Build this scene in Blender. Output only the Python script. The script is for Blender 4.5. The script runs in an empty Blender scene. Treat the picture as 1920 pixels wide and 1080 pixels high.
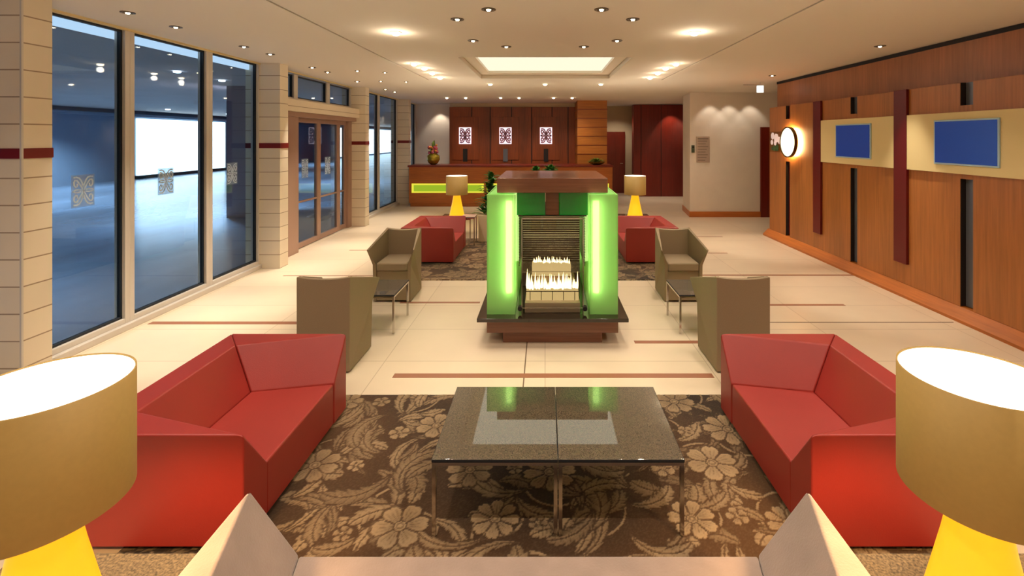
import bpy, bmesh, math, random
import numpy as np
from mathutils import Vector, Matrix
random.seed(7)
PI = math.pi
S = bpy.context.scene
C = S.collection
S.view_settings.view_transform = 'Standard'
S.view_settings.look = 'None'
S.view_settings.gamma = 1
S.view_settings.exposure = 0.85
try: S.view_settings.use_curve_mapping = False
except Exception: pass
S.cycles.use_denoising = True
S.cycles.max_bounces = 10
S.cycles.diffuse_bounces = 5
S.cycles.glossy_bounces = 4
S.cycles.transparent_max_bounces = 16
S.cycles.sample_clamp_indirect = 6
S.cycles.caustics_reflective = False
S.cycles.caustics_refractive = False

# ------------------------------------------------------------------ materials
def lin(c):
    return tuple(((v/255)/12.92 if v/255 <= .04045 else ((v/255+.055)/1.055)**2.4) for v in c) + (1,)

def mat(name, rgb, rough=.5, metal=0, spec=.5, noise=0, nscale=20, bump=0, bscale=80, coat=0, trans=0, emis=None, estr=0, sheen=0, stretch=None, alpha=1):
    m = bpy.data.materials.new(name); m.use_nodes = True
    nt = m.node_tree; N = nt.nodes; L = nt.links
    b = N['Principled BSDF']
    col = lin(rgb)
    b.inputs['Base Color'].default_value = col
    b.inputs['Roughness'].default_value = rough
    b.inputs['Metallic'].default_value = metal
    b.inputs['Specular IOR Level'].default_value = spec
    b.inputs['Coat Weight'].default_value = coat
    b.inputs['Transmission Weight'].default_value = trans
    b.inputs['Sheen Weight'].default_value = sheen
    b.inputs['Alpha'].default_value = alpha
    if emis:
        b.inputs['Emission Color'].default_value = lin(emis)
        b.inputs['Emission Strength'].default_value = estr
    if noise or bump:
        tc = N.new('ShaderNodeTexCoord'); mp = N.new('ShaderNodeMapping')
        L.new(tc.outputs['Object'], mp.inputs[0])
        if stretch: mp.inputs['Scale'].default_value = stretch
    if noise:
        nz = N.new('ShaderNodeTexNoise'); nz.inputs['Scale'].default_value = nscale; nz.inputs['Detail'].default_value = 4
        L.new(mp.outputs[0], nz.inputs['Vector'])
        r = N.new('ShaderNodeValToRGB')
        r.color_ramp.elements[0].position = .3; r.color_ramp.elements[1].position = .7
        r.color_ramp.elements[0].color = tuple(c*(1-noise) for c in col[:3]) + (1,)
        r.color_ramp.elements[1].color = tuple(min(1, c*(1+noise)) for c in col[:3]) + (1,)
        L.new(nz.outputs[0], r.inputs[0]); L.new(r.outputs[0], b.inputs['Base Color'])
    if bump:
        n2 = N.new('ShaderNodeTexNoise'); n2.inputs['Scale'].default_value = bscale; n2.inputs['Detail'].default_value = 3
        L.new(mp.outputs[0], n2.inputs['Vector'])
        bp = N.new('ShaderNodeBump'); bp.inputs['Strength'].default_value = bump; bp.inputs['Distance'].default_value = .01
        L.new(n2.outputs[0], bp.inputs['Height']); L.new(bp.outputs[0], b.inputs['Normal'])
    return m

def wood(name, rgb, horiz=False, rough=.38, var=.28, panel=.55):
    """veneer: long thin grain plus slow tone change from board to board"""
    m = bpy.data.materials.new(name); m.use_nodes = True
    nt = m.node_tree; N = nt.nodes; L = nt.links; b = N['Principled BSDF']
    b.inputs['Roughness'].default_value = rough
    tc = N.new('ShaderNodeTexCoord'); mp = N.new('ShaderNodeMapping')
    L.new(tc.outputs['Object'], mp.inputs[0])
    mp.inputs['Scale'].default_value = (.8, .8, 18) if horiz else (14, 14, .7)
    nz = N.new('ShaderNodeTexNoise'); nz.inputs['Scale'].default_value = 2.5; nz.inputs['Detail'].default_value = 6; nz.inputs['Roughness'].default_value = .6
    L.new(mp.outputs[0], nz.inputs['Vector'])
    mp2 = N.new('ShaderNodeMapping'); L.new(tc.outputs['Object'], mp2.inputs[0])
    mp2.inputs['Scale'].default_value = (.05, .05, 2) if horiz else (1.4, 1.4, .05)
    n2 = N.new('ShaderNodeTexNoise'); n2.inputs['Scale'].default_value = 1.6; n2.inputs['Detail'].default_value = 1
    L.new(mp2.outputs[0], n2.inputs['Vector'])
    mx = N.new('ShaderNodeMath'); mx.operation = 'MULTIPLY_ADD'; mx.inputs[1].default_value = .6
    L.new(nz.outputs[0], mx.inputs[0])
    m3 = N.new('ShaderNodeMath'); m3.operation = 'MULTIPLY'; m3.inputs[1].default_value = .4
    L.new(n2.outputs[0], m3.inputs[0]); L.new(m3.outputs[0], mx.inputs[2])
    r = N.new('ShaderNodeValToRGB'); col = lin(rgb)
    r.color_ramp.elements[0].position = .32; r.color_ramp.elements[1].position = .68
    r.color_ramp.elements[0].color = tuple(c*(1-var) for c in col[:3]) + (1,)
    r.color_ramp.elements[1].color = tuple(min(1, c*(1+var)) for c in col[:3]) + (1,)
    L.new(mx.outputs[0], r.inputs[0]); L.new(r.outputs[0], b.inputs['Base Color'])
    return m

def emit(name, rgb, s):
    m = bpy.data.materials.new(name); m.use_nodes = True
    nt = m.node_tree; nt.nodes.clear()
    e = nt.nodes.new('ShaderNodeEmission'); e.inputs[0].default_value = lin(rgb); e.inputs[1].default_value = s
    o = nt.nodes.new('ShaderNodeOutputMaterial'); nt.links.new(e.outputs[0], o.inputs[0]); return m

def sheet_glass(name, tint, refl=.08, rough=.02, ior=1.5):
    """thin pane: tinted see-through plus fresnel reflection"""
    m = bpy.data.materials.new(name); m.use_nodes = True
    nt = m.node_tree; nt.nodes.clear(); N = nt.nodes; L = nt.links
    t = N.new('ShaderNodeBsdfTransparent'); t.inputs[0].default_value = lin(tint)
    g = N.new('ShaderNodeBsdfGlossy'); g.inputs['Roughness'].default_value = rough
    ge = N.new('ShaderNodeNewGeometry'); dt = N.new('ShaderNodeVectorMath'); dt.operation = 'DOT_PRODUCT'
    L.new(ge.outputs['Incoming'], dt.inputs[0]); L.new(ge.outputs['Normal'], dt.inputs[1])
    def mth(op, a, b):
        q = N.new('ShaderNodeMath'); q.operation = op
        for i, v in enumerate((a, b)):
            if v is None: continue
            if isinstance(v, (int, float)): q.inputs[i].default_value = v
            else: L.new(v, q.inputs[i])
        return q.outputs[0]
    r0 = ((ior-1)/(ior+1))**2
    c = mth('ABSOLUTE', dt.outputs['Value'], None); c = mth('SUBTRACT', 1.0, c); c = mth('POWER', c, 5.0)
    c = mth('MULTIPLY', c, 1-r0); c = mth('ADD', c, r0)
    mx = N.new('ShaderNodeMixShader'); o = N.new('ShaderNodeOutputMaterial')
    L.new(c, mx.inputs[0]); L.new(t.outputs[0], mx.inputs[1]); L.new(g.outputs[0], mx.inputs[2]); L.new(mx.outputs[0], o.inputs[0])
    return m

def frosted(name, rgb, trans=.65, clear=.12, glossy=.05, seen=None):
    m = bpy.data.materials.new(name); m.use_nodes = True
    nt = m.node_tree; nt.nodes.clear(); N = nt.nodes; L = nt.links
    c = lin(rgb)
    a = N.new('ShaderNodeBsdfTranslucent'); a.inputs[0].default_value = c
    d = N.new('ShaderNodeBsdfDiffuse'); d.inputs[0].default_value = c
    t = N.new('ShaderNodeBsdfTransparent'); t.inputs[0].default_value = lin(seen) if seen else c
    g = N.new('ShaderNodeBsdfGlossy'); g.inputs['Roughness'].default_value = .12
    m1 = N.new('ShaderNodeMixShader'); m1.inputs[0].default_value = 1-trans
    m2 = N.new('ShaderNodeMixShader'); m2.inputs[0].default_value = clear
    m3 = N.new('ShaderNodeMixShader'); m3.inputs[0].default_value = glossy
    o = N.new('ShaderNodeOutputMaterial')
    L.new(a.outputs[0], m1.inputs[1]); L.new(d.outputs[0], m1.inputs[2])
    L.new(m1.outputs[0], m2.inputs[1]); L.new(t.outputs[0], m2.inputs[2])
    L.new(m2.outputs[0], m3.inputs[1]); L.new(g.outputs[0], m3.inputs[2]); L.new(m3.outputs[0], o.inputs[0])
    return m

def tiles(name, rgb, joint, bw, bh, mortar=.006, rough=.3, axes='XY', offset=.5, var=.06):
    m = bpy.data.materials.new(name); m.use_nodes = True
    nt = m.node_tree; N = nt.nodes; L = nt.links; b = N['Principled BSDF']
    b.inputs['Roughness'].default_value = rough
    tc = N.new('ShaderNodeTexCoord'); sp = N.new('ShaderNodeSeparateXYZ'); cb = N.new('ShaderNodeCombineXYZ')
    L.new(tc.outputs['Object'], sp.inputs[0])
    if axes == 'SZ':
        ad = N.new('ShaderNodeMath'); ad.operation = 'ADD'; ad.inputs[0].default_value = 100.3; L.new(sp.outputs[1], ad.inputs[1])
        L.new(ad.outputs[0], cb.inputs[0]); L.new(sp.outputs[2], cb.inputs[1])
    else:
        L.new(sp.outputs[0], cb.inputs[0]); L.new(sp.outputs[1], cb.inputs[1])
    br = N.new('ShaderNodeTexBrick'); br.offset = offset; br.inputs['Scale'].default_value = 1
    br.inputs['Brick Width'].default_value = bw; br.inputs['Row Height'].default_value = bh
    br.inputs['Mortar Size'].default_value = mortar; br.inputs['Mortar Smooth'].default_value = .1
    c = lin(rgb)
    br.inputs['Color1'].default_value = tuple(v*(1-var) for v in c[:3]) + (1,)
    br.inputs['Color2'].default_value = tuple(min(1, v*(1+var)) for v in c[:3]) + (1,)
    br.inputs['Mortar'].default_value = lin(joint)
    L.new(cb.outputs[0], br.inputs['Vector'])
    nz = N.new('ShaderNodeTexNoise'); nz.inputs['Scale'].default_value = 3; nz.inputs['Detail'].default_value = 6
    L.new(tc.outputs['Object'], nz.inputs['Vector'])
    mr = N.new('ShaderNodeMapRange'); mr.inputs[3].default_value = .93; mr.inputs[4].default_value = 1.07
    L.new(nz.outputs[0], mr.inputs[0])
    mm = N.new('ShaderNodeVectorMath'); mm.operation = 'MULTIPLY'
    L.new(br.outputs[0], mm.inputs[0]); L.new(mr.outputs[0], mm.inputs[1]); L.new(mm.outputs[0], b.inputs['Base Color'])
    return m

M = dict(
    floor=tiles('cream_stone_floor', (214, 195, 168), (186, 165, 138), 1.36, .68, .004, .3, offset=0, var=.03),
    inlay=mat('brown_inlay', (150, 98, 72), .4),
    ceil=mat('ceiling_plaster', (220, 210, 194), .9),
    ceil_edge=mat('groove_dark', (110, 88, 66), .9),
    white=mat('white_paint', (226, 214, 198), .85, noise=.02, nscale=4),
    beige=mat('beige_paint', (200, 178, 145), .85),
    tile=tiles('cream_wall_tile', (228, 214, 190), (158, 134, 108), 300.0, .2, .005, .35, axes='SZ', offset=0, var=.03),
    tile_red=mat('red_tile_band', (112, 22, 18), .35),
    metal=mat('window_frame_metal', (206, 198, 188), .4, .15),
    gasket=mat('black_gasket', (22, 26, 32), .6),
    bronze=mat('pinkish_bronze_frame', (170, 138, 122), .38, .3),
    glass=sheet_glass('window_glass', (214, 228, 236), ior=1.5),
    decal=frosted('etched_film', (225, 240, 250), .6, .66, .05, (236, 244, 250)),
    decal2=frosted('etched_lines', (240, 250, 255), .4, .1),
    wood=wood('orange_wood', (164, 102, 50)),
    wood_h=wood('orange_wood_flat', (176, 100, 40), True),
    wood_up=wood('brown_wood', (158, 98, 60)),
    wood_back=wood('dark_red_wood', (136, 62, 24), var=.4),
    wood_door=wood('mahogany', (112, 30, 16), rough=.3),
    wood_stripe=wood('honey_wood', (178, 108, 38), True),
    wood_fp=wood('hood_wood', (118, 74, 54), True, rough=.18),
    black=mat('black_gap', (24, 16, 14), .7),
    slotgrey=mat('slot_grey', (104, 106, 114), .35, .3),
    redbar=mat('deep_red_bar', (98, 6, 12), .4),
    cream=mat('cream_board', (226, 205, 150), .6),
    screenframe=mat('pale_blue_frame', (170, 200, 220), .4),
    screen=mat('blue_screen', (14, 40, 120), .25, emis=(28, 72, 150), estr=.2),
    leather=mat('red_leather', (152, 44, 36), .45, spec=.5, bump=.06, bscale=220, noise=.06, nscale=3),
    velvet=mat('taupe_velvet', (152, 130, 118), .85, noise=.12, nscale=7, bump=.15, bscale=120, sheen=.5),
    taupe=mat('taupe_fabric', (140, 120, 92), .75, noise=.05, nscale=160, bump=.1, bscale=300),
    foot=mat('dark_plinth', (26, 16, 18), .6),
    chrome=mat('chrome', (205, 200, 195), .15, 1),
    darkglass=None,
    granite=mat('speckled_stone', (100, 84, 60), .6, noise=.75, nscale=110),
    slab=mat('dark_polished_slab', (40, 30, 22), .1, coat=.3),
    hearthstone=mat('pinkish_hearth', (214, 178, 158), .3),
    shade=mat('gold_shade', (168, 136, 72), .6, metal=.1, noise=.03, nscale=60),
    shadein=emit('lit_diffuser', (255, 248, 228), 2.6),
    lampbase=mat('yellow_glass_base', (250, 196, 48), .3, emis=(255, 196, 24), estr=.36),
    green=frosted('green_frosted_glass', (180, 226, 152), .5, .22, .05, (246, 255, 214)),
    greenpane=frosted('green_pane_glass', (20, 200, 90), .6, .4, .08),
    clear=sheet_glass('clear_glass', (232, 236, 230), ior=1.45),
    tube=emit('fluorescent_tube', (250, 255, 226), 7.5),
    flame=emit('flame', (255, 220, 160), 3),
    ember=emit('ember_glow', (255, 210, 145), .55),
    brass=mat('brass_rod', (66, 40, 26), .4, .4),
    bulb=emit('halogen_bulb', (255, 232, 190), 20),
    ring=mat('dark_ring', (96, 80, 62), .4, .6),
    ringw=mat('pale_ring', (226, 212, 190), .5),
    panel=emit('ceiling_light_panel', (255, 242, 212), .62),
    yellowlit=emit('yellow_lit_edge', (240, 230, 70), .55),
    greenlit=emit('green_lit_strip', (176, 208, 50), .42),
    logo=emit('lit_emblem', (255, 226, 236), .75),
    logodark=mat('emblem_lines', (176, 112, 132), .5),
    halo=emit('round_light', (255, 236, 190), 1.4),
    rim=mat('dark_bronze_rim', (80, 60, 20), .3, .8),
    leaf=mat('leaf_green', (44, 104, 30), .45, noise=.4, nscale=8),
    leaf2=mat('leaf_olive', (100, 130, 40), .5, noise=.4, nscale=12),
    pot=mat('beige_planter', (222, 200, 168), .5),
    vase=mat('gold_vase', (170, 150, 50), .25, .6),
    flower=mat('pink_flowers', (170, 70, 90), .6, noise=.5, nscale=14),
    orange=mat('orange_flowers', (210, 130, 50), .6),
    notice=mat('silver_notice', (186, 172, 158), .35, .3),
    noticeink=mat('notice_text', (128, 116, 106), .5),
    keypad=mat('keypad_dark', (70, 84, 60), .4),
    exitw=emit('exit_light', (245, 250, 245), .8),
    road=mat('blue_stone_outside', (110, 128, 150), .22, noise=.2, nscale=1.2, stretch=(1, .4, 1)),
    facade=mat('facade_outside', (112, 130, 150), .7, noise=.08, nscale=.6),
    soffit=mat('soffit_outside', (176, 162, 156), .8, noise=.05, nscale=1),
    pillar=mat('pillar_outside', (130, 118, 124), .6),
    storefront=emit('bright_shopfront', (240, 250, 255), 2.6),
    coolstrip=emit('cool_light_strip', (225, 238, 255), .8),
    coolbulb=emit('cool_bulb', (235, 242, 255), 12),
    print_white=mat('pale_print', (226, 206, 200), .4, emis=(226, 206, 200), estr=.25),
    print_green=mat('green_print', (70, 110, 60), .4),
    darkred=mat('dark_red_floor_band', (120, 80, 60), .4),
)

def coffee_glass():
    m = bpy.data.materials.new('glass_over_speckle'); m.use_nodes = True
    nt = m.node_tree; N = nt.nodes; L = nt.links; b = N['Principled BSDF']
    tc = N.new('ShaderNodeTexCoord'); v = N.new('ShaderNodeTexNoise'); v.inputs['Scale'].default_value = 260; v.inputs['Detail'].default_value = 3
    L.new(tc.outputs['Object'], v.inputs['Vector'])
    r = N.new('ShaderNodeValToRGB'); r.color_ramp.elements[0].position = .42; r.color_ramp.elements[1].position = .62
    r.color_ramp.elements[0].color = lin((34, 26, 17)); r.color_ramp.elements[1].color = lin((98, 84, 62))
    L.new(v.outputs[0], r.inputs[0]); L.new(r.outputs[0], b.inputs['Base Color'])
    b.inputs['Roughness'].default_value = .5
    b.inputs['Coat Weight'].default_value = 1; b.inputs['Coat Roughness'].default_value = .01; b.inputs['Coat IOR'].default_value = 2.25
    return m
M['darkglass'] = coffee_glass()

# ------------------------------------------------------------------ mesh helpers
class MB:
    def __init__(s): s.v = []; s.f = []
    def add(s, vs, fs):
        n = len(s.v); s.v += [tuple(p) for p in vs]; s.f += [tuple(i+n for i in f) for f in fs]; return s
    def box(s, x0, x1, y0, y1, z0, z1):
        return s.add([(x0,y0,z0),(x1,y0,z0),(x1,y1,z0),(x0,y1,z0),(x0,y0,z1),(x1,y0,z1),(x1,y1,z1),(x0,y1,z1)],
                     [(0,3,2,1),(4,5,6,7),(0,1,5,4),(1,2,6,5),(2,3,7,6),(3,0,4,7)])
    def tube(s, a, b, r, r2=None, n=12, caps=True):
        a = Vector(a); b = Vector(b); d = (b-a).normalized(); r2 = r if r2 is None else r2
        u = d.orthogonal().normalized(); w = d.cross(u)
        vs = [a+(u*math.cos(2*PI*i/n)+w*math.sin(2*PI*i/n))*r for i in range(n)] + [b+(u*math.cos(2*PI*i/n)+w*math.sin(2*PI*i/n))*r2 for i in range(n)]
        fs = [(i,(i+1)%n,n+(i+1)%n,n+i) for i in range(n)]
        if caps: fs += [tuple(range(n-1,-1,-1)), tuple(range(n,2*n))]
        return s.add(vs, fs)
    def lathe(s, prof, n=48, cx=0, cy=0, axis='z', cap=False):
        vs = []
        for (r, z) in prof:
            for i in range(n):
                a = 2*PI*i/n
                vs.append((cx+r*math.cos(a), cy+r*math.sin(a), z))
        fs = []
        for k in range(len(prof)-1):
            for i in range(n): fs.append((k*n+i, k*n+(i+1)%n, (k+1)*n+(i+1)%n, (k+1)*n+i))
        if cap: fs += [tuple(range(n-1,-1,-1)), tuple((len(prof)-1)*n+i for i in range(n))]
        return s.add(vs, fs)
    def prism(s, pts, off):
        n = len(pts); o = Vector(off)
        vs = [Vector(p) for p in pts] + [Vector(p)+o for p in pts]
        fs = [tuple(range(n-1,-1,-1)), tuple(range(n,2*n))] + [(i,(i+1)%n,n+(i+1)%n,n+i) for i in range(n)]
        return s.add(vs, fs)
    def build(s, name, m, parent=None, bevel=0, seg=3, smooth=False, loc=None, tri=False):
        me = bpy.data.meshes.new(name); me.from_pydata(s.v, [], s.f); me.update()
        bm = bmesh.new(); bm.from_mesh(me)
        if tri: bmesh.ops.triangulate(bm, faces=bm.faces[:])
        bmesh.ops.recalc_face_normals(bm, faces=bm.faces[:]); bm.to_mesh(me); bm.free()
        if isinstance(m, (list, tuple)):
            for q in m: me.materials.append(q)
        else: me.materials.append(m)
        o = bpy.data.objects.new(name, me); C.objects.link(o)
        if parent: o.parent = parent
        if loc: o.location = loc
        if bevel:
            b = o.modifiers.new('bevel', 'BEVEL'); b.width = bevel; b.segments = seg; b.limit_method = 'ANGLE'; b.angle_limit = math.radians(25)
        if smooth or bevel:
            for p in me.polygons: p.use_smooth = True
            if bevel: b.harden_normals = True
        return o

def tag(o, label, cat=None, group=None, kind=None):
    if label: o['label'] = label
    if cat: o['category'] = cat
    if group: o['group'] = group
    if kind: o['kind'] = kind
    return o
def thing(name, label, cat, loc=(0,0,0), rz=0, group=None):
    o = bpy.data.objects.new(name, None); o.empty_display_size = .1; C.objects.link(o)
    o.location = loc; o.rotation_euler = (0, 0, rz)
    return tag(o, label, cat, group)
def dup(root, loc, rz, label, group=None):
    r = root.copy(); C.objects.link(r); r.location = loc; r.rotation_euler = (0, 0, rz); r['label'] = label
    if group: r['group'] = group
    for ch in list(root.children):
        c = ch.copy(); C.objects.link(c); c.parent = r
        for g in ch.children:
            d = g.copy(); C.objects.link(d); d.parent = c
    return r
def struct(name, mb, m, label=None, parent=None, **k):
    o = mb.build(name, m, parent, **k)
    if not parent: o['kind'] = 'structure'
    if label: o['label'] = label
    return o
def spot(loc, power, target=None, size=80, blend=.7, r=.03, col=(1,.88,.73), name='spot_light'):
    l = bpy.data.lights.new(name, 'SPOT'); l.energy = power; l.spot_size = math.radians(size); l.spot_blend = blend
    l.shadow_soft_size = r; l.color = col
    o = bpy.data.objects.new(name, l); C.objects.link(o); o.location = loc
    if target is not None:
        d = Vector(target)-Vector(loc); o.rotation_euler = d.to_track_quat('-Z', 'Y').to_euler()
    return o
def point(loc, power, r=.05, col=(1,.8,.55), name='bulb_light'):
    l = bpy.data.lights.new(name, 'POINT'); l.energy = power; l.shadow_soft_size = r; l.color = col
    o = bpy.data.objects.new(name, l); C.objects.link(o); o.location = loc; return o

H = 2.98
# ------------------------------------------------------------------ setting
struct('floor', MB().box(-4.3, 8.0, -2.0, 17.5, -.12, 0), M['floor'], 'pale cream stone tiled lobby floor')
cm = MB()
g0, g1 = 2.17, 2.195
cm.box(-4.45, -g1, -2, 9.0, H, H+.3).box(g1, 8.0, -2, 9.0, H, H+.3)
cm.box(-4.45, -1.17, 9.0, 17.5, H, H+.3).box(1.17, 8.0, 9.0, 17.5, H, H+.3)
cm.box(-g0, -1.17, -2, 9.0, H, H+.3).box(1.17, g0, -2, 9.0, H, H+.3)
cm.box(-1.17, 1.17, -2, 6.45, H, H+.3).box(-1.17, 1.17, 8.78, 17.5, H, H+.3)
struct('ceiling', cm, M['ceil'], 'beige plaster lobby ceiling with recessed tray')
struct('trim_1', MB().box(-g1, -g0, -2, 9.0, H+.03, H+.05), M['ceil_edge'], 'long dark groove in ceiling on window side')
struct('trim_2', MB().box(g0, g1, -2, 9.0, H+.03, H+.05), M['ceil_edge'], 'long dark groove in ceiling on wood wall side')
# ceiling tray with luminous panel
t = thing('ceiling_light_panel', 'large glowing rectangular light panel recessed in the ceiling above the fireplace', 'ceiling light', (0, 7.6, H+.2))
MB().box(-1.17, 1.17, -1.15, 1.18, .0, .02).build('tray', M['ceil'], t)
fr = MB()
fr.box(-1.17, -1.0, -1.15, 1.18, -.13, 0).box(1.0, 1.17, -1.15, 1.18, -.13, 0).box(-1.0, 1.0, .95, 1.18, -.13, 0)
fr.build('tray_step', M['ringw'], t)
MB().box(-1.0, 1.0, -1.14, .95, -.09, -.05).build('light_panel', M['panel'], t)

def bandwall(name, mb, m, label): return struct(name, mb, m, label)
# back of the room behind the camera
struct('wall_behind', MB().box(-4.45, 8, -2.15, -2.0, 0, H), M['white'])
# left wall: pilasters, glazing
XW = -4.2
cols = [3.53, 6.97, 10.28, 13.55]
cl = ['cream tiled pillar nearest the camera at left window wall', 'cream tiled pillar between windows and entrance doors',
      'cream tiled pillar just past the entrance doors', 'farthest cream tiled pillar beside reception counter']
for i, y in enumerate(cols):
    w = .22
    mb = MB().box(-4.35, -3.85, y, y+w, 0, H) if i else MB().box(-5.4, -3.85, y, y+w, 0, H)
    o = struct('wall_left' if i == 0 else 'wall_left_pillar', mb, M['tile'], cl[i])
    o.name = 'wall_left' if i == 0 else 'wall_left'
    b = MB(); x0 = -5.4 if i == 0 else -4.35
    b.box(x0, -3.843, y-.007, y+w+.004, 1.745, 1.82)
    b.build('tile_band', M['tile_red'], o)
# vertical metal corner trim on nearest pillar
MB().box(-3.856, -3.842, 3.522, 3.536, 0, H).build('corner_trim', M['metal'], [o for o in C.objects if o.name.startswith('wall_left')][0])

def logo_strokes(n=10):
    """four scrolled arms, mirrored left-right and top-bottom, in a -0.5..0.5 square"""
    out = []
    for sx in (-1, 1):
        for sy in (-1, 1):
            arm = [(0, 0), (.1, .13), (.2, .26), (.3, .36), (.39, .37), (.44, .30), (.43, .2), (.36, .13), (.29, .16), (.28, .23)]
            out.append([(sx*x, sy*y) for x, y in arm])
            arm2 = [(.0, .12), (.05, .24), (.12, .36), (.2, .44), (.32, .47), (.44, .46)]
            out.append([(sx*x, sy*y) for x, y in arm2])
            out.append([(sx*x, sy*y) for x, y in [(.12, .03), (.26, .05), (.38, .04), (.47, .0)]])
    return out
def stroke_mesh(mb, w, h, sw, org, ux, uz, nrm, th=.003):
    org = Vector(org); ux = Vector(ux); uz = Vector(uz); nrm = Vector(nrm)
    for line in logo_strokes():
        P = [org+ux*(x*w)+uz*(z*h) for x, z in line]
        for k, (a, b) in enumerate(zip(P, P[1:])):
            d = (b-a); s = nrm.cross(d).normalized()*sw/2; e = d.normalized()*sw*.3; o = nrm*(th*(.7+.03*k))
            mb.add([a-e+s, b+e+s, b+e-s, a-e-s, a-e+s+o, b+e+s+o, b+e-s+o, a-e-s+o], [(0,3,2,1),(4,5,6,7),(0,1,5,4),(1,2,6,5),(2,3,7,6),(3,0,4,7)])

def decal(y, z, parent, label, x=XW+.012, w=.22, h=.29):
    MB().box(x, x+.002, y-w/2, y+w/2, z-h/2, z+h/2).build('etched_film', M['decal'], parent)
    mb = MB(); stroke_mesh(mb, w*.92, h*.92, .012, (x+.003, y, z), (0,1,0), (0,0,1), (1,0,0))
    mb.build('etched_emblem', M['decal2'], parent)

wn = 0
def window(y0, y1, label, z0=.06, z1=H-.004, logo=None, fw=.055):
    global wn; wn += 1
    e = thing('window_%d' % wn, label, None, (0,0,0)); e['kind'] = 'structure'
    mb = MB()
    mb.box(XW-.06, XW+.05, y0, y0+fw, z0, z1).box(XW-.06, XW+.05, y1-fw, y1, z0, z1)
    mb.box(XW-.06, XW+.05, y0+fw, y1-fw, z0, z0+.05).box(XW-.06, XW+.01, y0+fw, y1-fw, z1-.012, z1)
    mb.build('window_frame', M['metal'], e, bevel=.004)
    gk = MB(); k = .02; a, b, c, d = y0+fw, y1-fw, z0+.05, z1-.012
    gk.box(XW-.02, XW+.02, a, a+k*.4, c, d).box(XW-.02, XW+.02, b-k*.8, b, c, d).box(XW-.02, XW+.02, a, b, c, c+k).box(XW-.02, XW+.02, a, b, d-k, d)
    gk.build('gasket', M['gasket'], e)
    MB().box(XW-.004, XW+.004, a+.008, b-.016, c+k, d-k).build('pane', M['glass'], e)
    if logo: decal(logo, 1.42, e, label)
    return e
window(3.76, 4.80, 'tall glazed window nearest the camera with etched square emblem', logo=4.35)
window(4.80, 5.94, 'tall glazed middle window with etched emblem and bright shopfront behind', logo=5.30)
window(5.94, 7.0, 'tall glazed window beside the pillar by the entrance doors', logo=6.42)
struct('trim_3', MB().box(XW-.1, XW+.09, 3.72, 7.0, 0, .06), M['metal'], 'metal sill rail under the tall windows', bevel=.006)
hr = struct('trim_4', MB().box(XW+.03, XW+.07, 3.72, 15.4, H-.02, H), M['cream'], 'thin head rail where windows meet ceiling')
# entrance doors
dz = 2.3
lint = thing('trim_5', 'beige lintel above the entrance doors', None); lint['kind'] = 'structure'
MB().box(XW-.1, XW+.22, 7.19, 10.28, dz+.02, dz+.21).build('lintel', M['tile'], lint, bevel=.005)
MB().box(XW-.08, XW+.16, 7.25, 10.28, dz-.06, dz+.02).build('door_operator', M['bronze'], lint, bevel=.004)
for a, b, l in ((7.19, 8.0, 'small transom window above doors nearest the camera'), (8.0, 9.2, 'small middle transom window above the entrance doors'), (9.2, 10.28, 'small transom window above doors at far pillar')):
    window(a, b, l, dz+.21, H-.03, fw=.06)
dn = 0
def glazed_door(y0, y1, label, logo=None, x=XW-.02, st=.07, handle=True):
    global dn; dn += 1
    e = thing('door_%d' % dn, label, None); e['kind'] = 'structure'
    mb = MB(); z1 = dz-.06
    mb.box(x-.03, x+.03, y0, y0+st, .01, z1).box(x-.03, x+.03, y1-st, y1, .01, z1).box(x-.03, x+.03, y0+st, y1-st, .01, .10).box(x-.03, x+.03, y0+st, y1-st, z1-.08, z1)
    mb.build('door_frame', M['bronze'], e, bevel=.004)
    MB().box(x-.004, x+.004, y0+st, y1-st, .10, z1-.08).build('pane', M['glass'], e)
    MB().box(x-.02, x+.02, y0+st, y1-st, .78, .81).build('push_rail', M['bronze'], e)
    if logo: decal(logo, 1.36, e, label, x=x+.006, w=.24, h=.34)
    return e
struct('trim_6', MB().box(XW-.12, XW+.12, 7.19, 7.95, 0, dz).box(XW-.06,XW+.06,10.1,10.28,0,dz), M['bronze'], 'bronze side jambs of the entrance doorway', bevel=.004)
glazed_door(7.95, 8.9, 'bronze framed glass entrance door leaf nearer the camera', logo=8.42)
glazed_door(8.9, 9.75, 'bronze framed glass entrance door leaf farther in', logo=9.3)
glazed_door(9.75, 10.1, 'narrow glazed side light beside far pillar')
window(10.6, 12.0, 'tall window past the entrance doors')
window(12.0, 13.5, 'tall window just before the farthest pillar')
window(13.9, 15.4, 'narrow window strip beside the reception wall')
struct('trim_7', MB().box(XW-.1, XW+.09, 10.5, 15.5, 0, .06), M['metal'], 'metal sill rail under the far windows')
# back wall left of panelling, panelling, striped column
struct('wall_back', MB().box(-4.3, -2.95, 15.4, 15.6, 0, H), M['white'], 'pale wall left of the reception panelling')
wp = struct('wall_back', MB().box(-3.0, 1.02, 15.06, 15.4, 0, H-.12), M['wood_back'], 'dark red wood panelled wall behind reception')
struct('wall_back', MB().box(-3.0, 1.9, 15.12, 15.5, H-.12, H), M['beige'], 'pale strip above the reception panelling')
mb = MB()
for x in (-2.3, -1.72, -1.05, -.42, .22, .72):
    mb.box(x-.012, x+.012, 15.045, 15.07, .1, H-.12)
mb.build('panel_joint', M['black'], wp)
mb = MB()
for k, x in enumerate((-2.5, -1.24, .03)):
    MB().box(x-.42, x+.42, 15.03, 15.06, 1.2, 2.55).build('wood_panel', M['wood_back'], wp, bevel=.004)
    MB().box(x-.07, x+.07, 15.02, 15.03, 1.15, 1.55).build('slot', M['black'] if k != 1 else M['slotgrey'], wp)
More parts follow.
